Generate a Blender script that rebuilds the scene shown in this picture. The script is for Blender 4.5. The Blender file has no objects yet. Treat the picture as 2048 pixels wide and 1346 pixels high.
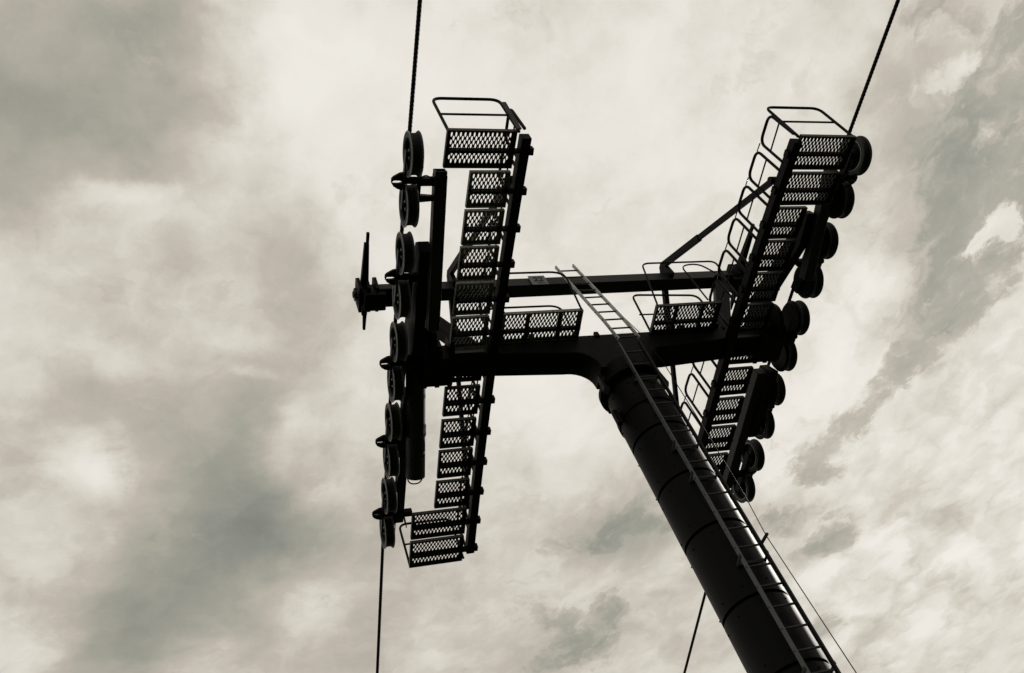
import bpy, bmesh, math, random
from mathutils import Vector, Matrix
R = math.radians
random.seed(7)
scene = bpy.context.scene
C = scene.collection

# ------------------------------------------------------------------ camera
cam_d = bpy.data.cameras.new('camera'); cam = bpy.data.objects.new('camera', cam_d); C.objects.link(cam)
cam_d.sensor_width = 36.0; cam_d.lens = 32.627; cam_d.clip_start = 0.1; cam_d.clip_end = 6000
cam.matrix_world = Matrix(((0.94981738, 0.05675214, -0.30761361, -5.29465452),
                           (-0.12169426, -0.83888964, -0.53052302, -6.92480073),
                           (-0.28816219, 0.54133480, -0.78988555, -9.86592516),
                           (0, 0, 0, 1)))
scene.camera = cam

# ------------------------------------------------------------------ sun, sky, exposure
SUN_EL, SUN_AZ = R(31), R(24)           # azimuth counted from +x towards +y
SUN_DIR = Vector((math.cos(SUN_EL)*math.cos(SUN_AZ), math.cos(SUN_EL)*math.sin(SUN_AZ), math.sin(SUN_EL)))
sun_d = bpy.data.lights.new('sun', 'SUN'); sun_d.energy = 2.2; sun_d.angle = R(3.0); sun_d.color = (1.0, 0.95, 0.87)
sun = bpy.data.objects.new('sun', sun_d); C.objects.link(sun)
sun.rotation_euler = (-SUN_DIR).to_track_quat('-Z', 'Y').to_euler()
scene.view_settings.view_transform = 'Standard'; scene.view_settings.look = 'None'
scene.view_settings.exposure = 0.0; scene.view_settings.gamma = 1.0
scene.view_settings.use_curve_mapping = False

# cloud masses on a level cloud deck: centre x, y (in units of the deck's height), turn, half sizes, amount
BLOBS = [
    (-0.155, 0.327, 2.72, 0.156, 0.108, -0.17),
    (-0.054, 0.269, 2.952, 0.061, 0.043, -0.1),
    (-0.114, 0.357, 3.06, 0.066, 0.037, -0.05),
    (0.005, 0.312, 1.957, 0.106, 0.058, -0.07),
    (-0.091, 0.46, 2.924, 0.056, 0.023, 0.1),
    (-0.021, 0.488, 3.133, 0.058, 0.037, 0.05),
    (-0.183, 0.461, 2.297, 0.067, 0.058, -0.04),
    (0.083, 0.509, 1.578, 0.098, 0.04, -0.06),
    (-0.041, 0.551, 2.22, 0.033, 0.032, -0.05),
    (0.131, 0.629, 1.452, 0.104, 0.08, -0.1),
    (0.161, 0.374, 1.511, 0.163, 0.134, 0.11),
    (0.085, 0.304, 1.618, 0.085, 0.056, 0.07),
    (0.269, 0.298, 3.126, 0.24, 0.122, 0.06),
    (-0.214, 0.677, 1.734, 0.092, 0.047, 0.05),
    (-0.145, 0.728, -3.059, 0.083, 0.06, -0.06),
    (-0.156, 0.83, -2.492, 0.054, 0.044, 0.15),
    (-0.247, 0.868, 3.002, 0.04, 0.016, -0.05),
    (-0.1, 0.672, -3.067, 0.067, 0.029, 0.05),
    (0.044, 0.695, -2.623, 0.035, 0.01, 0.07),
    (-0.001, 0.766, 2.91, 0.105, 0.089, -0.14),
    (0.018, 0.916, 1.107, 0.124, 0.109, -0.16),
    (-0.036, 1.063, 1.974, 0.166, 0.133, -0.16),
    (-0.167, 1.173, 2.182, 0.161, 0.109, -0.17),
    (0.106, 0.987, -2.803, 0.11, 0.077, -0.14),
    (0.079, 0.834, 1.882, 0.073, 0.028, 0.11),
    (0.146, 0.816, 1.425, 0.106, 0.074, 0.02),
    (-0.218, 0.998, 1.64, 0.113, 0.079, 0.01),
    (-0.275, 1.147, 2.104, 0.068, 0.052, 0.1),
    (0.121, 1.149, -3.141, 0.09, 0.057, 0.06),
    (0.075, 1.231, -2.81, 0.128, 0.069, -0.04),
    (0.122, 1.292, -2.853, 0.1, 0.036, -0.05),
    (0.236, 0.948, 1.499, 0.329, 0.096, -0.03),
    (0.21, 1.252, 1.468, 0.15, 0.065, -0.06),
    (0.4, 0.614, -2.941, 0.303, 0.199, 0.11),
    (0.495, 0.846, -2.484, 0.172, 0.13, 0.08),
    (0.6, 0.368, -2.751, 0.247, 0.186, 0.09),
    (0.622, 1.073, 3.058, 0.131, 0.074, -0.12),
    (0.603, 1.386, 2.705, 0.138, 0.095, -0.1),
    (0.909, 0.85, -2.581, 0.227, 0.144, 0.09),
    (0.929, 0.642, 0.884, 0.128, 0.07, 0.1),
    (1.368, 1.183, 0.838, 0.599, 0.298, 0.1),
    (0.973, 0.422, 0.964, 0.173, 0.091, -0.1),
    (1.297, 1.106, -2.369, 0.157, 0.084, -0.05),
    (0.944, 1.077, -3.134, 0.142, 0.052, -0.06),
    (1.552, 1.406, -2.796, 0.152, 0.103, -0.04),
]
GAPS = [
    (1.093, 0.422, 1.104, 0.235, 0.111, 0.55),
    (1.108, 0.361, 1.03, 0.152, 0.048, 0.25),
    (1.093, 0.587, 0.533, 0.156, 0.1, 0.34),
    (1.12, 0.689, 2.63, 0.086, 0.075, 0.4),
    (1.083, 0.8, 2.475, 0.057, 0.051, 0.62),
    (1.02, 0.899, 2.601, 0.066, 0.046, 0.74),
    (0.982, 0.983, 1.07, 0.075, 0.042, 0.62),
    (1.075, 1.18, 2.905, 0.074, 0.041, 0.64),
    (0.974, 1.106, -3.082, 0.095, 0.034, 0.36),
    (0.888, 0.212, -3.099, 0.07, 0.03, 0.34),
    (0.608, 1.07, 2.931, 0.102, 0.05, 0.42),
    (0.583, 1.381, 2.575, 0.101, 0.062, 0.55),
    (0.666, 1.271, 0.993, 0.059, 0.031, 0.46),
    (0.528, 1.274, -2.698, 0.062, 0.036, 0.34),
    (0.879, 0.937, -2.861, 0.042, 0.021, 0.28),
    (0.716, 1.077, -2.915, 0.081, 0.029, 0.3),
    (1.164, 1.431, -2.6, 0.076, 0.04, 0.22),
]
CUMULUS = [
    (1.153, 0.522, 0.166, 0.042, 0.034, 1.1),
    (1.135, 0.558, 0.849, 0.024, 0.021, 0.9),
    (0.968, 0.273, 2.928, 0.043, 0.026, 0.62),
    (0.911, 0.319, 2.752, 0.054, 0.033, 0.42),
    (1.307, 0.751, 0.301, 0.091, 0.069, 0.5),
    (1.073, 0.649, -3.098, 0.036, 0.024, 0.32),
    (0.991, 0.636, -2.717, 0.053, 0.032, 0.3),
    (1.18, 0.752, -2.483, 0.055, 0.032, 0.3),
    (1.13, 0.814, -2.511, 0.034, 0.02, 0.42),
    (1.023, 0.949, 0.879, 0.043, 0.034, 0.4),
]
PUFFS = [
    (1.441, 1.127, 0.739, 0.617, 0.314, 0.9),
    (1.2, 1.364, -2.427, 0.401, 0.22, 0.6),
    (0.933, 0.678, -2.445, 0.127, 0.082, 0.6),
    (0.945, 0.267, 2.967, 0.08, 0.044, 0.4),
    (1.142, 0.528, -2.731, 0.077, 0.045, 0.5),
    (0.705, 1.341, -2.332, 0.157, 0.101, 0.5),
    (0.911, 0.914, -2.409, 0.137, 0.088, 0.4),
]


def build_world():
    w = bpy.data.worlds.new('World'); scene.world = w; w.use_nodes = True
    nt = w.node_tree; nt.nodes.clear(); N = nt.nodes.new; Lk = nt.links.new
    out = N('ShaderNodeOutputWorld'); bg = N('ShaderNodeBackground'); bg.inputs[1].default_value = 0.1
    Lk(bg.outputs[0], out.inputs[0])
    sky = N('ShaderNodeTexSky'); sky.sky_type = 'NISHITA'; sky.sun_disc = False
    sky.sun_elevation = SUN_EL; sky.sun_rotation = R(90) - SUN_AZ
    bw = N('ShaderNodeRGBToBW'); Lk(sky.outputs[0], bw.inputs[0])
    tc = N('ShaderNodeTexCoord')
    sep = N('ShaderNodeSeparateXYZ'); Lk(tc.outputs['Generated'], sep.inputs[0])
    def math_(op, a, b=None, c=None, clamp=False):
        n = N('ShaderNodeMath'); n.operation = op; n.use_clamp = clamp
        for i, v in enumerate((a, b, c)):
            if v is None: continue
            if isinstance(v, (int, float)): n.inputs[i].default_value = v
            else: Lk(v, n.inputs[i])
        return n.outputs[0]
    zz = math_('MAXIMUM', sep.outputs[2], 0.09)
    comb = N('ShaderNodeCombineXYZ')
    Lk(math_('DIVIDE', sep.outputs[0], zz), comb.inputs[0]); Lk(math_('DIVIDE', sep.outputs[1], zz), comb.inputs[1])
    P = comb.outputs[0]
    def noise(vec, scale, det, rough, dist=0.0, off=0.0):
        n = N('ShaderNodeTexNoise'); n.noise_dimensions = '3D'
        n.inputs['Scale'].default_value = scale; n.inputs['Detail'].default_value = det
        n.inputs['Roughness'].default_value = rough; n.inputs['Distortion'].default_value = dist
        if off:
            a = N('ShaderNodeVectorMath'); a.operation = 'ADD'; Lk(vec, a.inputs[0]); a.inputs[1].default_value = (off, off*.7, off*1.3); vec = a.outputs[0]
        Lk(vec, n.inputs['Vector']); return n
    def warped(vec, scale, amt, det=4, rough=.55, off=0.0):
        n = noise(vec, scale, det, rough, 0, off)
        s = N('ShaderNodeVectorMath'); s.operation = 'SUBTRACT'; Lk(n.outputs['Color'], s.inputs[0]); s.inputs[1].default_value = (.5, .5, .5)
        m = N('ShaderNodeVectorMath'); m.operation = 'MULTIPLY_ADD'; Lk(s.outputs[0], m.inputs[0]); m.inputs[1].default_value = (amt, amt, 0); Lk(vec, m.inputs[2])
        return m.outputs[0]
    W1 = warped(P, 6.0, .16, 6, .58)
    W2 = warped(P, 11.0, .11, 7, .62, 3.1)
    def field(blobs, vec, start):
        acc = None
        for (cx, cy, rot, a, b, amp) in blobs:
            mp = N('ShaderNodeMapping'); mp.vector_type = 'TEXTURE'; Lk(vec, mp.inputs[0])
            mp.inputs['Location'].default_value = (cx, cy, 0); mp.inputs['Rotation'].default_value = (0, 0, rot)
            mp.inputs['Scale'].default_value = (a, b, 1)
            ln = N('ShaderNodeVectorMath'); ln.operation = 'LENGTH'; Lk(mp.outputs[0], ln.inputs[0])
            mr = N('ShaderNodeMapRange'); mr.interpolation_type = 'SMOOTHERSTEP'; Lk(ln.outputs['Value'], mr.inputs[0])
            mr.inputs[1].default_value = 0; mr.inputs[2].default_value = 1.8; mr.inputs[3].default_value = 1; mr.inputs[4].default_value = 0
            acc = math_('MULTIPLY_ADD', mr.outputs[0], amp, start if acc is None else acc)
        return acc
    def ramp01(x, lo, hi, kind='SMOOTHSTEP'):
        m = N('ShaderNodeMapRange'); m.interpolation_type = kind; Lk(x, m.inputs[0])
        m.inputs[1].default_value = lo; m.inputs[2].default_value = hi; m.inputs[3].default_value = 0; m.inputs[4].default_value = 1
        return m.outputs[0]
    def mixf(f, x, y):
        m = N('ShaderNodeMix'); m.data_type = 'FLOAT'; Lk(f, m.inputs[0]); Lk(x, m.inputs[2]); Lk(y, m.inputs[3]); return m.outputs[0]
    def jig(n, amt, x): return math_('MULTIPLY_ADD', math_('SUBTRACT', n.outputs['Fac'], .5), amt, x)
    base = field(BLOBS, W1, 0.80)
    n1 = noise(W1, 4.5, 7, .55, 0, 1.7)
    n2 = noise(W2, 15.0, 9, .60, 0, 5.2)
    n3 = noise(W2, 12.0, 10, .62, 0, 8.8)
    n4 = noise(W2, 6.5, 8, .60, 0, 12.3)
    W3 = warped(W2, 24.0, .05, 8, .66, 7.7)
    n5 = noise(W3, 30.0, 10, .64, 0, 3.3)
    v = jig(n5, .06, jig(n2, .17, jig(n1, .24, jig(n4, .20, base))))
    gap = jig(n5, .75, jig(n3, 1.9, field(GAPS, W3, 0.0)))
    g = math_('MULTIPLY', ramp01(gap, .12, .66), .92)
    dark = jig(n5, .14, jig(n2, .24, jig(n1, .14, math_('MULTIPLY', base, .70))))
    v = mixf(g, v, math_('ADD', dark, .04))
    cu = jig(n5, .8, jig(n3, 2.4, field(CUMULUS, W3, 0.0)))
    c = ramp01(cu, .22, .85)
    v = mixf(math_('MULTIPLY', c, .9), v, jig(n2, .22, jig(n4, .12, math_('ADD', math_('MULTIPLY', base, .25), .69))))
    n6 = noise(W3, 5.6, 3.0, .5, 0, 21.7)
    pm = math_('MULTIPLY', math_('MINIMUM', field(PUFFS, W1, 0.0), 1.0), math_('SUBTRACT', 1.0, math_('MULTIPLY', g, .7)))
    lump = math_('MINIMUM', math_('ABSOLUTE', math_('SUBTRACT', n6.outputs['Fac'], .5)), .2)
    v = math_('MULTIPLY_ADD', math_('MULTIPLY', math_('SUBTRACT', lump, .075), .85), pm, v)
    mixv = N('ShaderNodeMath'); mixv.operation = 'ADD'; Lk(v, mixv.inputs[0]); mixv.inputs[1].default_value = 0
    ramp = N('ShaderNodeValToRGB'); Lk(mixv.outputs[0], ramp.inputs[0])
    def lin(c): return tuple((x/255/12.92 if x/255 <= .04045 else ((x/255+.055)/1.055)**2.4) for x in c)+(1,)
    stops = [(.30, (112, 116, 110)), (.48, (140, 142, 133)), (.60, (164, 162, 150)), (.74, (195, 187, 175)), (.83, (220, 215, 203)), (.91, (236, 231, 222)), (1.0, (243, 239, 231))]
    el = ramp.color_ramp.elements
    while len(el) < len(stops): el.new(.5)
    for e, (p, c) in zip(el, stops): e.position = p; e.color = lin(c)
    sc = N('ShaderNodeVectorMath'); sc.operation = 'SCALE'; Lk(ramp.outputs[0], sc.inputs[0]); sc.inputs[3].default_value = 9.4
    # the clear sky above the cloud layer, greyed like the photograph, shows thinly through it
    cl = N('ShaderNodeVectorMath'); cl.operation = 'SCALE'; cl.inputs[0].default_value = (1, .98, .93); Lk(math_('MINIMUM', math_('MULTIPLY', bw.outputs[0], .06), .45), cl.inputs[3])
    ad = N('ShaderNodeVectorMath'); ad.operation = 'ADD'; Lk(sc.outputs[0], ad.inputs[0]); Lk(cl.outputs[0], ad.inputs[1])
    Lk(ad.outputs[0], bg.inputs[0])
build_world()

# ------------------------------------------------------------------ materials
def mat(name, col, rough=.5, metal=0.0, spec=.4, var=.35, scale=9.0, bump=.12, streak=(1, 1, 1), dirt=None):
    m = bpy.data.materials.new(name); m.use_nodes = True; nt = m.node_tree
    b = nt.nodes['Principled BSDF']; N = nt.nodes.new; Lk = nt.links.new
    tc = N('ShaderNodeTexCoord'); mp = N('ShaderNodeMapping'); Lk(tc.outputs['Object'], mp.inputs[0]); mp.inputs['Scale'].default_value = streak
    n = N('ShaderNodeTexNoise'); n.inputs['Scale'].default_value = scale; n.inputs['Detail'].default_value = 7; n.inputs['Roughness'].default_value = .65; Lk(mp.outputs[0], n.inputs['Vector'])
    rp = N('ShaderNodeValToRGB'); Lk(n.outputs['Fac'], rp.inputs[0])
    rp.color_ramp.elements[0].position = .3; rp.color_ramp.elements[1].position = .72
    rp.color_ramp.elements[0].color = tuple(c*(1-var) for c in col)+(1,); rp.color_ramp.elements[1].color = tuple(c*(1+var) for c in col)+(1,)
    src = rp.outputs[0]
    if dirt:
        n2 = N('ShaderNodeTexNoise'); n2.inputs['Scale'].default_value = 26; n2.inputs['Detail'].default_value = 6; Lk(tc.outputs['Object'], n2.inputs['Vector'])
        r2 = N('ShaderNodeMapRange'); Lk(n2.outputs['Fac'], r2.inputs[0]); r2.inputs[1].default_value = .48; r2.inputs[2].default_value = .62
        mx = N('ShaderNodeMix'); mx.data_type = 'RGBA'; Lk(r2.outputs[0], mx.inputs[0]); Lk(src, mx.inputs[6]); mx.inputs[7].default_value = tuple(dirt)+(1,)
        src = mx.outputs[2]
    Lk(src, b.inputs['Base Color'])
    b.inputs['Metallic'].default_value = metal; b.inputs['Specular IOR Level'].default_value = spec
    mr = N('ShaderNodeMapRange'); Lk(n.outputs['Fac'], mr.inputs[0]); mr.inputs[3].default_value = max(.05, rough-.13); mr.inputs[4].default_value = min(1, rough+.13); Lk(mr.outputs[0], b.inputs['Roughness'])
    bp = N('ShaderNodeBump'); bp.inputs['Strength'].default_value = bump; bp.inputs['Distance'].default_value = .004; Lk(n.outputs['Fac'], bp.inputs['Height']); Lk(bp.outputs[0], b.inputs['Normal'])
    return m
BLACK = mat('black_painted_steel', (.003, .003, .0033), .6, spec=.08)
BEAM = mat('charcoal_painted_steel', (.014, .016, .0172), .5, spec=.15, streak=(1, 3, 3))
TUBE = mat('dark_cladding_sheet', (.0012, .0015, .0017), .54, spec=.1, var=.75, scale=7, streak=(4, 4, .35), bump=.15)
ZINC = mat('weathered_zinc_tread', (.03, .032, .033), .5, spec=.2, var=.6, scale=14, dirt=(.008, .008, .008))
RAILM = mat('grey_zinc_rail', (.006, .0065, .007), .55, spec=.05)
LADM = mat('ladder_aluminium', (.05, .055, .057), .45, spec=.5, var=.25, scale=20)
ALU = mat('sheave_rim_metal', (.055, .06, .062), .6, spec=.08, var=.35)
LIT_ZINC = mat('lit_zinc_tread', (.17, .168, .16), .5, spec=.4, var=.55, scale=18, dirt=(.03, .03, .03))  # zinc with the light on near-left treads and left platform painted in
EDGE = mat('lit_rim_edge', (.24, .245, .24), .45, spec=.3, var=.45, scale=6)  # rim highlight painted in as a bright colour, on chosen wheels only
LADN = mat('lit_ladder_aluminium', (.36, .365, .36), .42, spec=.5, var=.3, scale=16)  # light on the upper rails put into a paler colour
RUNGM = mat('rung_steel', (.045, .047, .047), .5, spec=.15)
RUB = mat('black_rubber', (.008, .008, .008), .75, spec=.2)
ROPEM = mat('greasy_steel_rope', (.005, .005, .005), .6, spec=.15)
SIGNM = mat('grey_sign_plate', (.14, .15, .155), .5, spec=.3, var=.12)
INKM = mat('black_sign_paint', (.006, .006, .007), .6, spec=.2)
CONC = mat('concrete', (.3, .29, .27), .9, spec=.2)
GRASS = mat('dark_mountain_grass', (.035, .045, .02), .95, spec=.1, var=.5, scale=.6)

# ------------------------------------------------------------------ mesh building
class MB:
    def __init__(s): s.v = []; s.f = []; s.sm = []
    def add(s, vs, fs, smooth=False):
        o = len(s.v); s.v += [Vector(p) for p in vs]; s.f += [tuple(i+o for i in f) for f in fs]; s.sm += [smooth]*len(fs); return s
    def box(s, lo, hi):
        x0, y0, z0 = lo; x1, y1, z1 = hi
        return s.add([(x0,y0,z0),(x1,y0,z0),(x1,y1,z0),(x0,y1,z0),(x0,y0,z1),(x1,y0,z1),(x1,y1,z1),(x0,y1,z1)],
                     [(0,3,2,1),(4,5,6,7),(0,1,5,4),(1,2,6,5),(2,3,7,6),(3,0,4,7)])
    def beam(s, p, q, w, h, side=(1,0,0), w2=None, h2=None):
        p, q = Vector(p), Vector(q); d = (q-p).normalized(); a = Vector(side); a = (a-d*a.dot(d)).normalized(); b = d.cross(a)
        vs = []
        for c, ww, hh in ((p, w, h), (q, w2 or w, h2 or h)):
            for i, j in ((-1,-1),(1,-1),(1,1),(-1,1)): vs.append(c+a*(i*ww/2)+b*(j*hh/2))
        return s.add(vs, [(0,3,2,1),(4,5,6,7),(0,1,5,4),(1,2,6,5),(2,3,7,6),(3,0,4,7)])
    def prism(s, pts, axis, a, b):
        n = len(pts)
        def P(u, v, t):
            return {'x': (t,u,v), 'y': (u,t,v), 'z': (u,v,t)}[axis]
        vs = [P(u,v,a) for u,v in pts]+[P(u,v,b) for u,v in pts]
        return s.add(vs, [tuple(range(n))[::-1], tuple(range(n, 2*n))]+[(i,(i+1)%n,n+(i+1)%n,n+i) for i in range(n)])
    def tube(s, path, r, n=10, fillet=0.0, caps=True):
        pts = [Vector(p) for p in path]
        if fillet > 0:
            out = [pts[0]]
            for i in range(1, len(pts)-1):
                a, b, c = pts[i-1], pts[i], pts[i+1]; u = (a-b); v = (c-b)
                fl = min(fillet, u.length*.48, v.length*.48); u.normalize(); v.normalize()
                p0, p2 = b+u*fl, b+v*fl
                for k in range(7):
                    t = k/6; out.append(p0*(1-t)**2+b*2*t*(1-t)+p2*t*t)
            out.append(pts[-1]); pts = out
        d0 = (pts[1]-pts[0]).normalized(); a = d0.orthogonal().normalized(); vs = []
        for i, p in enumerate(pts):
            if i == 0: d = d0
            elif i == len(pts)-1: d = (pts[i]-pts[i-1]).normalized()
            else: d = ((pts[i]-pts[i-1]).normalized()+(pts[i+1]-pts[i]).normalized()).normalized()
            a = (a-d*a.dot(d)).normalized(); b = d.cross(a)
            for k in range(n):
                t = 2*math.pi*k/n; vs.append(p+(a*math.cos(t)+b*math.sin(t))*r)
        fs = [(i*n+k, i*n+(k+1)%n, (i+1)*n+(k+1)%n, (i+1)*n+k) for i in range(len(pts)-1) for k in range(n)]
        s.add(vs, fs, True)
        if caps:
            m = len(pts)-1
            s.add(vs[:n], [tuple(range(n))[::-1]]); s.add(vs[m*n:], [tuple(range(n))])
        return s
    def lathe(s, prof, p, axis, n=36, closed=False, smooth=True):
        p = Vector(p); d = Vector(axis).normalized(); a = d.orthogonal().normalized(); b = d.cross(a); m = len(prof)
        vs = [p+d*h+(a*math.cos(2*math.pi*k/n)+b*math.sin(2*math.pi*k/n))*r for k in range(n) for h, r in prof]
        fs = []
        for k in range(n):
            k2 = (k+1) % n
            for i in range(m if closed else m-1):
                j = (i+1) % m; fs.append((k*m+i, k2*m+i, k2*m+j, k*m+j))
        return s.add(vs, fs, smooth)
    def build(s, name, material, parent=None, loc=None, bevel=0, sharp=35):
        me = bpy.data.meshes.new(name)
        off = Vector(loc) if loc is not None else Vector((0,0,0))
        me.from_pydata([tuple(v-off) for v in s.v], [], s.f); me.materials.append(material)
        for p, q in zip(me.polygons, s.sm): p.use_smooth = q
        bm = bmesh.new(); bm.from_mesh(me); bmesh.ops.remove_doubles(bm, verts=bm.verts, dist=1e-5); bmesh.ops.recalc_face_normals(bm, faces=bm.faces)
        for e in bm.edges:
            if len(e.link_faces) == 2 and e.calc_face_angle(0) > R(sharp): e.smooth = False
        bm.to_mesh(me); bm.free()
        o = bpy.data.objects.new(name, me); C.objects.link(o)
        if bevel:
            bv = o.modifiers.new('edge_round', 'BEVEL'); bv.width = bevel; bv.segments = 2; bv.limit_method = 'ANGLE'; bv.angle_limit = R(40)
        put(o, off, parent); return o
WORLDLOC = {}
def put(o, off, parent):
    WORLDLOC[o.name] = Vector(off)
    if parent is not None:
        o.parent = parent; o.location = Vector(off)-WORLDLOC[parent.name]
    else: o.location = off
def tag(o, label, cat, group=None, kind=None):
    if label: o['label'] = label
    if cat: o['category'] = cat
    if group: o['group'] = group
    if kind: o['kind'] = kind
    return o
def thing(name, label, cat, loc, group=None):
    o = bpy.data.objects.new(name, None); C.objects.link(o); o.empty_display_size = .2
    put(o, Vector(loc), None); return tag(o, label, cat, group)
def share(o, loc, parent, name=None):
    c = o.copy(); C.objects.link(c); put(c, Vector(loc), parent); return c

# ------------------------------------------------------------------ ground
gm = MB(); n = 24; S = 1500
gv = [((i/n*2-1)*S, (j/n*2-1)*S, -11.6+(0 if abs(i-n/2) < 2 and abs(j-n/2) < 2 else random.uniform(-.6, .3))) for j in range(n+1) for i in range(n+1)]
gm.add(gv, [(j*(n+1)+i, j*(n+1)+i+1, (j+1)*(n+1)+i+1, (j+1)*(n+1)+i) for j in range(n) for i in range(n)], True)
g = gm.build('ground', GRASS); g['kind'] = 'structure'

# ------------------------------------------------------------------ tower: tube with cladding, head and crossarm
TA = R(5.5)
def ax(z): return Vector((0, (-.3-z)*math.tan(TA), z))         # tube axis at height z
TD = (ax(-5)-ax(-1)).normalized()                              # down the tube
tower = thing('lift_tower', 'dark ski lift tower with a leaning clad tube and a broad crossarm on top', 'lift tower', ax(-11.6))
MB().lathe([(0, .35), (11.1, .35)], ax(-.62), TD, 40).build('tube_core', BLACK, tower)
def ring(z0, z1, r, lip=0.0):
    a, b = ax(z0), ax(z1); h = (b-a).length
    return MB().lathe([(0, .2), (0, r), (h, r), (h, .2)], a, b-a, 56)
ring(-.62, -.80, .372).build('tube_collar', TUBE, tower)
fl = ring(-.86, -.93, .45); fl.build('flange_ring', BLACK, tower)
fb = MB()
for k in range(16):
    t = 2*math.pi*k/16; c = ax(-.84)+Vector((math.cos(t)*.41, math.sin(t)*.41, 0)); fb.tube([c, c-TD*-.16], .018, 6)
o = fb.build('flange_bolts', BLACK, tower); o['kind'] = 'stuff'
edges = [-1.02, -1.45, -1.93, -2.73, -3.50, -4.46, -5.27, -6.1, -6.95, -7.8, -8.65, -9.5, -10.4]
for i in range(len(edges)-1):
    z0, z1 = edges[i]-.02, edges[i+1]+.022
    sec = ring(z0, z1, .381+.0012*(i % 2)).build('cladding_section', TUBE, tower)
    sb = MB()
    for zz in (z0-.10, z1+.10):
        for k in range(8):
            t = 2*math.pi*(k+.35*(i % 2))/8+.2; d = Vector((math.cos(t), math.sin(t), 0)); c = ax(zz)+d*.378
            sb.tube([c, c+d*.014], .011, 6)
    o = sb.build('screws', BLACK, sec); o['kind'] = 'stuff'
cb = ring(-1.40, -1.50, .40).build('clamp_band', BLACK, tower)
MB().beam(ax(-1.36)+Vector((-.44, -.06, 0)), ax(-1.58)+Vector((-.44, -.06, 0)), .07, .07).build('clamp_lug', BLACK, cb)
for sx in (-1, 1):
    lug = MB().prism([(sx*.36, -.70), (sx*.45, -.74), (sx*.47, -1.02), (sx*.43, -1.10), (sx*.385, -1.02)], 'y', -.10, -.02).build('flange_lug', TUBE, tower)
# crossarm: tapered box with a rounded neck above the tube
prof = [(-2.3, .08), (2.3, .08), (2.3, -.17), (.75, -.31)]
for k in range(8):
    t = k/7*math.pi/2; prof.append((.40+.3*(1-math.sin(t)), -.31-.30*(1-math.cos(t))))
prof.append((.40, -.70)); prof.append((-.40, -.70))
for k in range(8):
    t = (7-k)/7*math.pi/2; prof.append((-.40-.3*(1-math.sin(t)), -.31-.30*(1-math.cos(t))))
prof.append((-.75, -.31)); prof.append((-2.3, -.17))
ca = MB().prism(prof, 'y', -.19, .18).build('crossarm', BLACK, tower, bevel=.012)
for sx in (-1, 1):
    for xx in (2.33, 2.50, 2.67):
        MB().prism([(-.34, .06), (.26, .10), (.27, -.26), (-.20, -.30), (-.34, -.20)], 'x', sx*xx-.03, sx*xx+.03).build('end_plate', BLACK, ca)
    MB().box((min(sx*2.302, sx*2.70), -.20, -.29), (max(sx*2.302, sx*2.70), .23, .04)).build('end_block', BLACK, ca, bevel=.01)
    MB().tube([(sx*2.30, -.02, -.08), (sx*2.92, -.02, -.06)], .11, 16).build('pivot_shaft', BLACK, ca)
    for xx in (1.15, 1.72, 2.05):
        MB().box((sx*xx-.05, -.25, .082), (sx*xx+.05, .26, .11)).build('mounting_plate', BLACK, ca)
for xx in (-.20,):
    MB().box((xx, -.215, .02), (xx+.06, -.17, .12)).build('lifting_eye', BLACK, ca)
MB().box((-.8, -.8, -.35), (.8, .8, .35)).build('foundation', CONC, tower, bevel=.03).location = (0, 0, .25)

# ------------------------------------------------------------------ lifting frame above the crossarm
lf = thing('lifting_frame', 'horizontal box beam above the crossarm, carried on two slanted legs', 'lifting frame', (0, 0, .1))
MB().box((-3.26, -.10, 1.67), (3.26, .115, 1.89)).build('beam', BEAM, lf, bevel=.012)
for sx in (-1, 1):
    MB().beam((sx*1.92, 0, .112), (sx*2.72, 0, 1.70), .19, .22, (0, 1, 0)).build('slanted_leg', BLACK, lf, bevel=.01)
    MB().beam((sx*2.55, .0, 1.655), (sx*2.98, .0, 1.655), .30, .03, (0, 1, 0)).build('leg_head_plate', BLACK, lf)
    cl = MB().box((sx*3.02-.16, -.13, 1.53), (sx*3.02+.16, .15, 1.66)).build('end_clamp', BLACK, lf, bevel=.02)
    for xx in (2.98, 3.10, 3.225):
        MB().prism([(-.19, 1.62), (.20, 1.60), (.20, 1.90), (.10, 1.98), (-.16, 1.98), (-.21, 1.90)], 'x', sx*xx-.022, sx*xx+.022).build('clamp_plate', BLACK, cl)
    MB().lathe([(0, 0), (0, .10), (.03, .10), (.03, .055), (.05, .05), (.05, 0)], (sx*3.262, 0, 1.78), (sx, 0, 0), 6, smooth=False).build('end_cap', BEAM, cl)
    bl = MB()
    xx = sx*3.13
    bl.beam((xx, -.12, 1.88), (xx, -.80, 1.84), .11, .10, (1, 0, 0), .065, .07); bl.beam((xx+sx*-.012, -.76, 1.845), (xx+sx*-.012, -.97, 1.83), .04, .05)
    bl.beam((xx, .12, 1.80), (xx, .36, 1.80), .09, .09, (1, 0, 0), .075, .07); bl.beam((xx-sx*.008, .35, 1.80), (xx-sx*.008, .62, 1.80), .055, .06, (1, 0, 0), .036, .05)
    bl.build('hook_blade', BLACK, lf)
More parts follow.
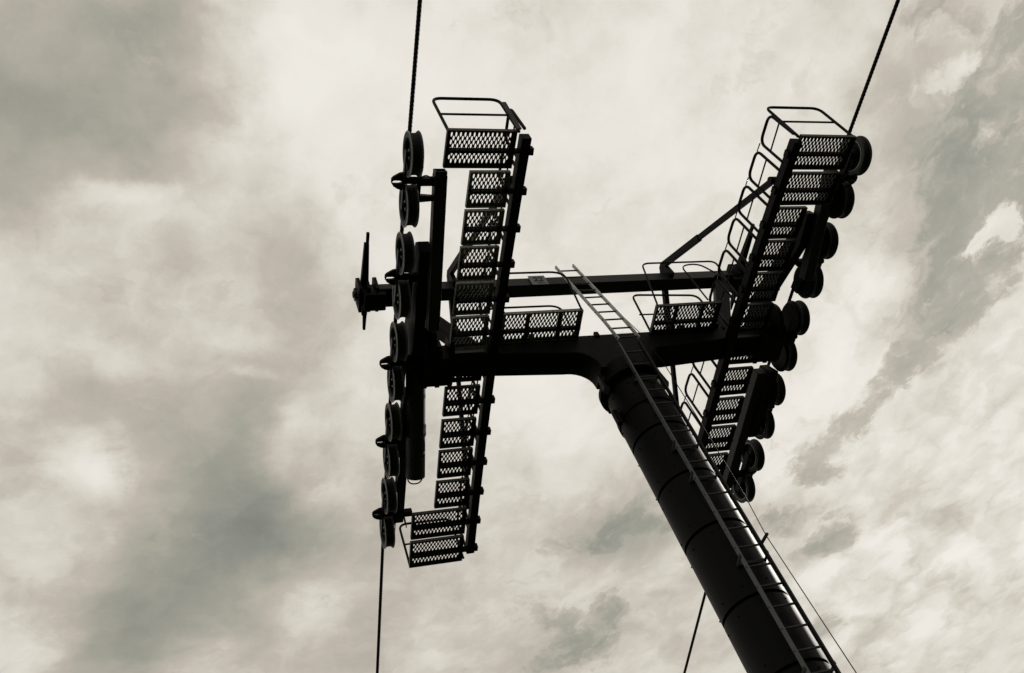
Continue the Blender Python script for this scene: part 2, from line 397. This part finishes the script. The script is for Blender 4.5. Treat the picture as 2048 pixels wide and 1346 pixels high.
# number sign on the beam
sg = thing('number_sign', 'small grey plate numbered 22 on the front of the upper beam', 'sign', (-.468, -.125, 1.77))
MB().box((-.60, -.128, 1.635), (-.336, -.118, 1.90)).build('sign_plate', SIGNM, sg)
def text_obj(txt, size, x, z, parent, name, shear=.1):
    cu = bpy.data.curves.new(name, 'FONT'); cu.body = txt; cu.size = size; cu.align_x = 'CENTER'; cu.shear = shear; cu.offset = .004; cu.extrude = .001
    t = bpy.data.objects.new(name, cu); C.objects.link(t); bpy.context.view_layer.update()
    me = bpy.data.meshes.new_from_object(t.evaluated_get(bpy.context.evaluated_depsgraph_get())); C.objects.unlink(t)
    me.transform(Matrix.Translation((x, -.1305, z)) @ Matrix.Rotation(R(90), 4, 'X'))
    me.transform(Matrix.Translation(-WORLDLOC[parent.name])); me.materials.clear(); me.materials.append(INKM)
    o = bpy.data.objects.new(name, me); C.objects.link(o); o.parent = parent; return o
text_obj('22', .165, -.468, 1.735, sg, 'digits')
lg = MB()
for x0, w, h, dz in ((-.520, .028, .012, 0), (-.488, .02, .016, .002), (-.464, .024, .03, 0), (-.436, .02, .016, .002), (-.412, .03, .012, 0)):
    lg.box((x0, -.131, 1.672+dz), (x0+w, -.129, 1.672+dz+h))
lg.build('maker_mark', INKM, sg)

# ------------------------------------------------------------------ perforated treads
def tread_mesh(W, D=.47, H=.055, pitch=.053, rowp=.0465):
    m = MB(); t = .004
    nx = max(1, int((W-.05)/pitch)); x0 = (W-nx*pitch)/2; rows = 8; y0 = .072
    zb, zt = H-.013, H
    pl = .034; pw = .0128
    def lens(cx, cy, g=1.0):
        out = []
        for k in range(8):
            a = math.pi/4*k; out.append((cx+pw*g*math.copysign(abs(math.cos(a))**1.0, math.cos(a)), cy+pl*g*math.sin(a)))
        return out
    def rh(cx, cy, lo, hi):
        hw, hh = pitch/2, rowp; P = []
        cor = [(cx+hw, cy), (cx, cy+hh), (cx-hw, cy), (cx, cy-hh)]
        for k in range(4):
            a, b = cor[k], cor[(k+1) % 4]; P += [a, ((a[0]+b[0])/2, (a[1]+b[1])/2)]
        return P
    for r in range(rows):
        cy = y0+r*rowp; odd = r % 2
        for c in range(nx-odd):
            cx = x0+(c+.5+odd*.5)*pitch
            o = rh(cx, cy, 0, 0); l = lens(cx, cy); l2 = lens(cx, cy, .92)
            vs = [(x, y, H-t) for x, y in o]+[(x, y, H-t) for x, y in l]+[(x, y, zb) for x, y in l2]
            vs += [(x, y, H) for x, y in o]+[(x, y, H) for x, y in l]
            fs = []
            for k in range(8):
                k2 = (k+1) % 8
                fs += [(k, k2, 8+k2, 8+k), (8+k, 8+k2, 16+k2, 16+k), (24+k, 24+k2, 32+k2, 32+k), (8+k, 8+k2, 32+k2, 32+k)]
            m.add(vs, fs)
    # solid margins: saw-tooth triangles at the sides, strips at the ends
    def tri(a, b, c):
        m.add([(*a, H-t), (*b, H-t), (*c, H-t), (*a, H), (*b, H), (*c, H)], [(0,2,1), (3,4,5)])
    xr = x0+nx*pitch; yb, yt = y0-rowp, y0+rows*rowp
    for c in range(nx):
        a = x0+c*pitch; tri((a, y0-rowp), (a+pitch, y0-rowp), (a+pitch/2, y0-rowp+.0001))
        tri((a, y0), (a+pitch/2, y0-rowp), (a-pitch/2 if c else a, y0-rowp))
    tri((xr, y0), (xr, y0-rowp), (xr-pitch/2, y0-rowp))
    ylast = y0+(rows-1)*rowp; odd = (rows-1) % 2; k = nx-odd
    for c in range(k+1):
        cx = x0+(c+odd*.5)*pitch; l, r_ = max(x0, cx-pitch/2), min(xr, cx+pitch/2)
        tri((cx, ylast), (r_, ylast+rowp), (l, ylast+rowp))
    for r in range(rows):
        cy = y0+r*rowp
        if r % 2:
            for X, s in ((x0, 1), (xr, -1)):
                tri((X, cy-rowp), (X+s*pitch/2, cy), (X, cy+rowp))
        else:
            for X, s in ((x0, 1), (xr, -1)):
                if r+2 < rows+1: tri((X, cy), (X, min(cy+2*rowp, ylast+rowp)), (X+s*.0005, cy+rowp))
    for lo, hi in (((0, 0), (W, yb)), ((0, yt), (W, D)), ((0, yb), (x0, yt)), ((xr, yb), (W, yt))):
        if hi[0]-lo[0] > 1e-4 and hi[1]-lo[1] > 1e-4: m.box((lo[0], lo[1], H-t), (hi[0], hi[1], H))
    for lo, hi in (((0, 0, 0), (W, t, H-t-.0005)), ((0, D-t, 0), (W, D, H-t-.0005)), ((0, t, 0), (t, D-t, H-t-.0005)), ((W-t, t, 0), (W, D-t, H-t-.0005))): m.box(lo, hi)
    m.box((t, t, 0), (W-t, .022, .004)); m.box((t, D-.022, 0), (W-t, D-t, .004))
    return m
NARROW, WIDE = .49, .815
tn = tread_mesh(NARROW); tw = tread_mesh(WIDE)
TREADS = {}
def tread(kind, loc, tilt, parent, lit=False):
    if kind not in TREADS:
        W = {'narrow': NARROW, 'wide': WIDE, 'platform_l': 1.15, 'platform_r': 1.03}[kind]
        mb = {'narrow': tn, 'wide': tw}.get(kind) or tread_mesh(W)
        o = mb.build('tread_panel', ZINC, None); TREADS[kind] = o
    else:
        o = TREADS[kind].copy(); C.objects.link(o)
    o.material_slots[0].link = 'OBJECT'; o.material_slots[0].material = LIT_ZINC if lit else ZINC
    o.rotation_euler = (tilt+R(random.uniform(-.7, .7)), R(random.uniform(-.5, .5)), R(random.uniform(-.4, .4))); put(o, loc, parent); return o

# ------------------------------------------------------------------ catwalks
FRONTS = [-3.31, -2.79, -2.28, -1.774, -1.26, -.746, -.20, .366, .909, 1.444, 1.986, 2.526, 3.052]
def zb(y): return -.25-.0135*y*y          # underside of the side beam
def zp(y): return -.20-.0140*y*y          # underside of the treads
def catwalk(s, label, dz):
    t = thing('catwalk', label, 'catwalk', (s*1.77, 0, zb(0)+dz), 'catwalks along the two rows of wheels')
    def Z(f, y): return f(y)+dz
    bm = MB(); ys = [-3.24+.4*k for k in range(17)]; ys[-1] = 3.36; w = .058; h = .125; xb = 1.758 if s < 0 else 1.818
    for a, b in zip(ys[:-1], ys[1:]):
        bm.beam((s*xb, a, Z(zb, a)+h/2), (s*xb, b, Z(zb, b)+h/2), 2*w, h)
    bm.build('side_beam', BLACK, t)
    for i, f in enumerate(FRONTS):
        wide = (i == 0 or i >= 11) if s < 0 else (i <= 1 or i == 12)
        W = WIDE if wide else NARROW
        tilt = math.atan(-.028*(f+.23))
        x = -1.868-W if s < 0 else 1.868
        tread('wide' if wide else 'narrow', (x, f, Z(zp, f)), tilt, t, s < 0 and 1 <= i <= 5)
        yc = f+.25; za = Z(zp, yc)+.0075; xa = 1.66 if s < 0 else 1.76
        arm = MB().beam((s*xa, yc, za), (s*(1.868+W-.02), yc, za), .03, .095, (0, 1, 0)).build('arm', BLACK, t)
        xc = 1.64 if s < 0 else 1.735
        MB().box((min(s*xc, s*(xc+.06)), yc-.04, za-.03), (max(s*xc, s*(xc+.06)), yc+.045, za+.055)).build('arm_clamp', BLACK, arm)
    # guard rail hoops on the inner side
    for i, f in enumerate(FRONTS):
        if i == 6: continue
        ya, yb_ = f-.04, f+.36
        zt = .51-.018*f*f+dz
        hp = MB().tube([(s*1.77, ya+.03, Z(zb, ya)+.1), (s*1.77, ya, zt), (s*1.77, yb_, zt+.02), (s*1.77, yb_+.03, Z(zb, yb_)+.1)], .020, 8, .12).build('rail_hoop', RAILM, t)
        zm = (zt+Z(zb, f)+.15)/2+.02
        MB().tube([(s*1.77, ya+.016, zm), (s*1.77, yb_+.014, zm+.01)], .011, 8).build('mid_rail', RAILM, hp)
        if i: MB().tube([(s*1.77, ya-.11, zt-.03), (s*1.77, ya+.01, zt-.02)], .009, 6).build('link_bar', RAILM, hp)
    # rails across the two ends
    for e, f in ((-1, FRONTS[0]), (1, FRONTS[-1]+.47)):
        if e < 0: xo = 1.868+WIDE-.015
        else: xo = 1.868+WIDE-.015
        y0 = f+(.02 if e < 0 else -.02); top = y0+(-.07 if e < 0 else .0)
        z0 = Z(zp, y0)+.03; zt = z0+.87
        hp = MB().tube([(s*xo, y0, z0), (s*xo, top, zt), (s*1.84, top, zt), (s*1.84, y0, z0)], .019, 8, .13).build('end_rail', RAILM, t)
        MB().tube([(s*xo, (y0+top)/2, (z0+zt)/2), (s*1.84, (y0+top)/2, (z0+zt)/2)], .014, 8).build('mid_rail', RAILM, hp)
    if s < 0: MB().beam((-1.855, -3.34, Z(zp, -3.3)-.02), (-1.852, -3.41, .33), .045, .02, (1, 0, 0)).build('end_post', BEAM, t)
    # long braces from the beam up to the lifting frame
    for e in (-1, 1):
        br = MB().beam((s*1.79, e*2.62, Z(zb, 2.6)+.2), (s*1.80, e*.02-.12, 2.06), .055, .075, (1, 0, 0)).build('brace', BLACK, t)
        MB().tube([(s*1.73, e*2.62, Z(zb, 2.6)+.2), (s*1.85, e*2.62, Z(zb, 2.6)+.2)], .05, 10).build('brace_pin', BLACK, br)
        A, B = Vector((s*1.79, e*2.62, Z(zb, 2.6)+.2)), Vector((s*1.80, e*.02-.12, 2.06)); MB().beam(A.lerp(B, .62), B, .075, .095, (1, 0, 0)).build('brace_sleeve', BLACK, br)
    MB().prism([(-.19, 1.72), (.0, 1.72), (.0, 1.95), (-.06, 2.11), (-.17, 2.11), (-.19, 1.95)], 'x', s*1.80-.035, s*1.80+.035).build('brace_bracket', BLACK, t)
    return t
cw_l = catwalk(-1, 'narrow perforated catwalk in the left half, hung beside the edge-on row of wheels', .03)
cw_r = catwalk(1, 'perforated catwalk in the right half, its looped guard rails clear against the sky', -.03)

# ------------------------------------------------------------------ access platforms on the crossarm
def platform(s, label):
    x0, W, kind = (-1.62, 1.15, 'platform_l') if s < 0 else (.635, 1.03, 'platform_r')
    t = thing('access_platform', label, 'platform', (x0+W/2, -.42, 0), 'platforms on the crossarm')
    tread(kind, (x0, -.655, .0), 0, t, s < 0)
    MB().box((x0+.01, -.405, -.022), (x0+W-.01, -.355, .03)).build('cross_bar', BEAM, t)
    for xx in (x0+W*.32, x0+W*.72):
        MB().beam((xx, -.64, .022), (xx, -.185, .022), .05, .035).build('bearer', BEAM, t)
    if s < 0:
        hp = MB().tube([(-1.60, -.66, .03), (-1.60, -.68, 1.05), (-.40, -.68, 1.03), (-.495, -.655, .03)], .015, 8, .24).build('guard_rail', RAILM, t)
        MB().tube([(-1.59, -.20, .03), (-1.59, -.20, .90), (-.43, -.20, .88), (-.50, -.19, .03)], .015, 8, .2).build('guard_rail', RAILM, t)
    else:
        hp = MB().tube([(.66, -.645, .03), (.945, -.645, 1.25), (2.20, -.645, 1.24), (2.10, -.62, .6)], .014, 8, .13).build('guard_rail', RAILM, t)
        MB().tube([(1.55, -.60, .2), (1.60, -.60, 1.22), (1.90, -.62, 1.23), (2.02, -.64, .9)], .012, 8, .2).build('guard_rail', RAILM, t)
        hp = MB().tube([(.65, -.20, .0), (.80, -.20, 1.08), (1.86, -.20, .98), (1.84, -.20, .03)], .016, 8, .13).build('guard_rail', RAILM, t)
        MB().tube([(.685, -.20, .52), (1.15, -.20, .50)], .012, 8).build('mid_rail', RAILM, hp)
        MB().tube([(1.42, -.45, .05), (1.50, -.42, .38), (1.62, -.36, .34), (1.66, -.33, .05)], .012, 8, .1).build('hand_grip', RAILM, t)
    return t
platform(-1, 'perforated platform with a bent guard rail, left of the ladder top')
platform(1, 'perforated platform with two guard rails, right of the ladder top')

# ------------------------------------------------------------------ wheels and their rocker assemblies
SP = .652
def zc(y): return -.0111*y*y
WY = [(i-4.5)*SP for i in range(10)]
def sheave_proto(parent, loc):
    p = Vector((0, 0, 0)); X = (1, 0, 0)
    rim = MB()
    for s in (-1, 1):
        rim.lathe([(s*.050, .185), (s*.070, .195), (s*.070, .222), (s*.066, .226), (s*.070, .230), (s*.070, .257), (s*.063, .264), (s*.052, .258), (s*.042, .240), (s*.042, .185)], p, X, 44, True)
    r = rim.build('sheave', ALU, None)
    ty = MB().lathe([(-.042, .20), (-.042, .244), (-.02, .237), (.02, .237), (.042, .244), (.042, .20)], p, X, 44, True).build('tyre', RUB, r)
    wb = MB().lathe([(-.03, .0), (-.03, .09), (-.012, .10), (-.012, .186), (.012, .186), (.012, .10), (.03, .09), (.03, .0)], p, X, 32).build('web', BLACK, r)
    hb = MB().lathe([(-.078, 0), (-.078, .030), (-.05, .032), (-.05, .062), (.05, .062), (.05, .032), (.078, .030), (.078, 0)], p, X, 16).build('hub', BEAM, r)
    return r, (ty, wb, hb)
PROTO = None
EDGES = {}
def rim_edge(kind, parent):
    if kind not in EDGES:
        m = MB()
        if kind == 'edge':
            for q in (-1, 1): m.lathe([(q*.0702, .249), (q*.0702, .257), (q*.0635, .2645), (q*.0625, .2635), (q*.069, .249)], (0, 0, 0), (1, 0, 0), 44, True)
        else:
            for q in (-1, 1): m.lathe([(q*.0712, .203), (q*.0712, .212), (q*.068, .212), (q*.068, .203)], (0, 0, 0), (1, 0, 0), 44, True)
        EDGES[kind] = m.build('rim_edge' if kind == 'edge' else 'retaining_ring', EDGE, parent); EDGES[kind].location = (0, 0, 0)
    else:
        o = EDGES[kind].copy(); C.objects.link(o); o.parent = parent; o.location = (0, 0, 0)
def sheave_at(loc, parent):
    global PROTO
    if PROTO is None:
        PROTO = sheave_proto(None, loc); r = PROTO[0]; put(r, loc, parent); return r
    r = PROTO[0].copy(); C.objects.link(r); put(r, loc, parent)
    for k in PROTO[1]:
        c = k.copy(); C.objects.link(c); c.parent = r; c.location = (0, 0, 0)
    return r
def assembly(s, label):
    t = thing('sheave_assembly', label, 'wheel assembly', (s*2.9, 0, 0), 'rope wheel assemblies at the crossarm ends')
    for i, y in enumerate(WY):
        w = sheave_at((s*3, y, zc(y)), t)
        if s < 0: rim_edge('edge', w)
        elif i in (0, 7, 8, 9): rim_edge('ring', w)
        if s > 0 and 1 <= i <= 6:
            MB().lathe([(-.012, 0), (-.012, .225), (-.004, .235), (.012, .235), (.012, 0)], (2.905, y, zc(y)), (1, 0, 0), 28).build('shade_disc', BLACK, t)  # added black disc stands in for shade on these wheel faces
    for k in range(5):
        a, b = WY[2*k], WY[2*k+1]; m = (a+b)/2; zm = zc(m)
        A, B = Vector((s*3.088, a-.05, zc(a))), Vector((s*3.088, b+.05, zc(b)))
        ro = MB().beam(A, B, .014, .075).build('rocker', BEAM, t)
        MB().beam(Vector((s*2.905, a-.06, zc(a))), Vector((s*2.905, b+.06, zc(b))), .03, .11).build('inner_plate', BLACK, ro)
        MB().tube([(s*2.70, m, zm-.03), (s*3.11, m, zm)], .045, 12).build('rocker_pin', BLACK, ro)
        # rope catcher: rounded plate reaching outwards, with a slot
        ear = MB(); e0, e1 = 3.07, (3.225 if s < 0 else 3.19)
        pts = [(e0, -.085), (e0+.06, -.075), (e1-.02, -.03), (e1, -.005), (e1, .045), (e1-.025, .085), (e1-.07, .115), (e0+.04, .13), (e0, .13)]
        slot = [(e0+.065, .012), (e1-.025, .012), (e1-.025, .052), (e0+.065, .052)]
        n = len(pts)
        # two halves around the slot
        up = [pts[0], pts[1], pts[2], pts[3], (e1, .035), slot[1], slot[0], (e0, .035)]
        lo = [(e0, .035), slot[3], slot[2], (e1, .035), pts[4], pts[5], pts[6], pts[7], pts[8]]
        up[5] = (e1-.025, .012)
        for poly in (up, lo):
            ear.prism([(s*x, m+y) for x, y in poly], 'z', zm+.01, zm+.05)
        if s < 0 or k in (0, 4): ear.build('rope_catcher', BLACK, ro)
        # thicker carrier from the rocker to the main beams
        MB().box((min(s*2.66, s*2.93), m-.045, zm-.075), (max(s*2.66, s*2.93), m+.045, zm+.005)).build('carrier', BLACK, t)
    m0 = (WY[0]+WY[1])/2
    MB().beam((s*2.93, m0+.20, zc(m0)-.06), (s*2.74, m0+.20, zc(m0)-.06), .09, .06, (0, 1, 0), .06, .05).build('carrier_link', BEAM, t)
    # near rocker beam, open square tube
    ye = -.75 if s < 0 else -1.2
    p = Vector((s*2.675, -2.70, -.125)); q = Vector((s*2.675, ye, -.125-.141*(ye+2.7)))
    nb = MB().beam(p, q, .15, .15).build('rocker_beam', BEAM, t, bevel=.012)
    d = (p-q).normalized()
    e = MB(); 
    a = Vector((1, 0, 0)); b = d.cross(a)
    for u, v, wu, wv in ((0, .058, .14, .012), (0, -.058, .14, .012), (.062, 0, .012, .104), (-.062, 0, .012, .104)):
        c = p+a*u+b*v; e.beam(c, c+d*.05, wu, wv, (1, 0, 0))
    e.build('beam_end', BEAM, nb)
    # far rocker beam close to the wheels
    xb = 2.84 if s < 0 else 2.70
    if s < 0: MB().beam((s*xb, .45, -.02), (s*xb, 2.78, -.05), .13, .17).build('rocker_beam', BEAM, t, bevel=.012)
    # main equaliser: near arm and far arm meeting above the pivot
    if s < 0: MB().prism([(-1.78, -.02), (-1.70, .12), (-.3, .40), (.2, .40), (.2, .02), (-.3, -.20), (-1.70, -.16)], 'x', -2.85, -2.71).build('equaliser', BLACK, t, bevel=.01)
    else: MB().prism([(-2.14, -.20), (-2.12, -.05), (-1.2, .22), (-.45, .46), (.15, .46), (.15, -.02), (-.36, .12), (-.58, .13), (-1.66, -.23)], 'x', 2.47, 2.60).build('equaliser', BLACK, t, bevel=.01)
    if s < 0:
        cyl = MB().tube([(-2.73, .10, .07), (-2.73, 1.66, -.40)], .135, 28).build('damper_cylinder', BEAM, t)
        MB().tube([(-2.73, .95, -.165), (-2.73, 1.08, -.205)], .15, 24).build('cylinder_band', BLACK, cyl)
        MB().tube([(-2.90, .98, -.05), (-2.73, .98, -.17)], .035, 8).build('cylinder_lug', BLACK, cyl)
    else:
        MB().beam((2.63, .58, -.04), (2.68, 2.90, -.06), .15, .16).build('rocker_beam', BEAM, t, bevel=.012)
    if s > 0:
        MB().prism([(.52, -.16), (.60, .14), (1.62, .10), (1.86, -.04), (1.80, -.16), (1.1, -.22)], 'x', 2.74, 2.88).build('link_plate', BLACK, t, bevel=.01)
        MB().beam((2.84, -2.66, -.12), (2.84, -.80, .02), .05, .16).build('link_beam', BLACK, t)
    else:
        MB().lathe([(-.02, 0), (-.02, .20), (.02, .20), (.02, 0)], (-2.52, -1.02, .60), (1, 0, 0), 28).build('pivot_plate', BLACK, t)
        MB().beam((-2.60, -1.05, .60), (-2.66, -.10, -.05), .10, .14).build('angled_arm', BLACK, t)
        MB().beam((-2.60, .55, .42), (-2.66, -.05, -.05), .09, .12).build('angled_arm', BLACK, t)
    # pivot disc
    MB().lathe([(-.03, 0), (-.03, .27), (.03, .27), (.03, 0)], (s*2.58, -.30, -.02), (1, 0, 0), 28).build('pivot_disc', BLACK, t)
    return t
as_l = assembly(-1, 'row of ten grooved rope wheels seen nearly edge-on at the left end of the crossarm')
as_r = assembly(1, 'row of ten round rope wheels in the right half, beyond the ladder and right-hand catwalk')

# ------------------------------------------------------------------ ropes
def rope(s, label):
    pts = []
    k1, k2 = .052, -.079; ya, yb_ = WY[0]-.02, WY[-1]+.02
    def z(y):
        if y < ya: return zc(ya)+.264+(y-ya)*k1
        if y > yb_: return zc(yb_)+.262+(y-yb_)*k2
        return zc(y)+.262
    ys = []
    y = -55.0
    while y < 140:
        ys.append(y)
        a = abs(y); y += .022 if a < 9 else (.06 if a < 16 else .4)
    m = MB(); n = 12; vs = []; L = 0
    for i, y in enumerate(ys):
        tw = 2*math.pi*y/.30
        for k in range(n):
            ph = 2*math.pi*k/n; r = .0252+.001*math.cos(6*ph)          # six strands
            if i and abs(y) > 16: r = .0255
            vs.append((s*3+r*math.cos(ph+tw), y, z(y)+r*math.sin(ph+tw)))
    m.add(vs, [(i*n+k, i*n+(k+1) % n, (i+1)*n+(k+1) % n, (i+1)*n+k) for i in range(len(ys)-1) for k in range(n)], True)
    o = m.build('haul_rope', ROPEM); return tag(o, label, 'rope', 'haul ropes over the wheels')
rope(-1, 'twisted steel rope running over the left row of wheels, near upright in the picture')
rope(1, 'twisted steel rope over the right wheels, slanting up to the top right corner')

# ------------------------------------------------------------------ ladder
def ly(z):
    if z < -.55: return ax(z).y-.485/math.cos(TA)
    if z < 0: return -.52+(z+.55)*.07
    return -.481+z*.116
lad = thing('ladder', 'long straight metal ladder up the front of the tube, ending above the upper beam', 'ladder', (0, ly(-9), -9))
for sx in (-1, 1):
    MB().beam((sx*.152, ly(-9.2), -9.2), (sx*.152, ly(-.56), -.56), .022, .055).build('rail', LADM if sx < 0 else BEAM, lad, bevel=.003)  # lower right rail coloured dark to stand in for its shade
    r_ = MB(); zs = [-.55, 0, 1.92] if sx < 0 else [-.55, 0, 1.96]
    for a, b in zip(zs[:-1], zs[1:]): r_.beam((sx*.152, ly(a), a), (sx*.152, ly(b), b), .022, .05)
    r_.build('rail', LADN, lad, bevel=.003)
rp = None; z = 1.755
while z > -9.1:
    if rp is None:
        rp = MB().tube([(-.1665, 0, 0), (.1665, 0, 0)], .0125, 8).build('rung', RUNGM, None); put(rp, (0, ly(z), z), lad)
    else: share(rp, (0, ly(z), z), lad)
    z -= .2505
for zz in (-1.17, -2.42, -2.92, -4.12, -5.45, -6.9, -8.4):
    for sx in (-1, 1):
        y = ly(zz); a = ax(zz)
        MB().beam((sx*.169, y-.022, zz), (sx*.169, a.y-.36, zz-.01), .006, .035).build('bracket', BEAM, lad)
    MB().box((-.17, a.y-.397, zz-.03), (.17, a.y-.391, zz+.01)).build('bracket_plate', BEAM, lad)
so = MB().beam((.16, ly(-4.0), -4.0), (.17, ly(-4.0)-.17, -4.02), .025, .025).build('cable_guide', BEAM, lad)
def cy(z):
    pts = [(1.25, -.265), (-.457, -.532), (-1.247, -.56), (-2.332, -.46), (-3.537, -.33), (-4.021, -.235), (-5.685, -.149), (-9, .12)]
    for (a, ya), (b, yb_) in zip(pts[:-1], pts[1:]):
        if b <= z <= a: return ya+(yb_-ya)*(z-a)/(b-a)
cab = MB().tube([(.17, cy(zz)-.03, zz) for zz in (1.2, -.45, -1.25, -2.3, -3.5, -4.02, -5.68, -8.9)], .006, 6).build('safety_cable', BLACK)
tag(cab, 'thin safety cable strung beside the right rail of the ladder', 'cable')

# ------------------------------------------------------------------ signal wires on the left wheels
def wire(pts, r, label, fil=.08):
    o = MB().tube(pts, r, 7, fil).build('signal_wire', RUB); return tag(o, label, 'wire', 'wires looped at the left wheels')
loop = [(-2.74+.03*math.cos(t), 2.80+.15*math.cos(t), -.02+.13*math.sin(t)) for t in [2*math.pi*k/22 for k in range(21)]]
wire(loop, .009, 'round loop of black wire at the lower end of the left row of wheels', 0)
wire([(-2.85, 1.56, -.36), (-2.83, 1.76, -.44), (-2.64, 1.76, -.44), (-2.62, 1.58, -.36)], .010, 'black wire drooping round the end of the lower left cylinder', .1)
wire([(-2.9, .55, -.1), (-2.86, .62, -.22), (-2.80, .50, -.15)], .007, 'short black wire bowed between the left wheels and the crossarm end', .06)
wire([(-2.93, -2.60, -.06), (-2.84, -2.70, -.13), (-2.76, -2.64, -.13), (-2.70, -2.72, -.16)], .007, 'black wire curling beside the upper end of the left rocker beam', .05)
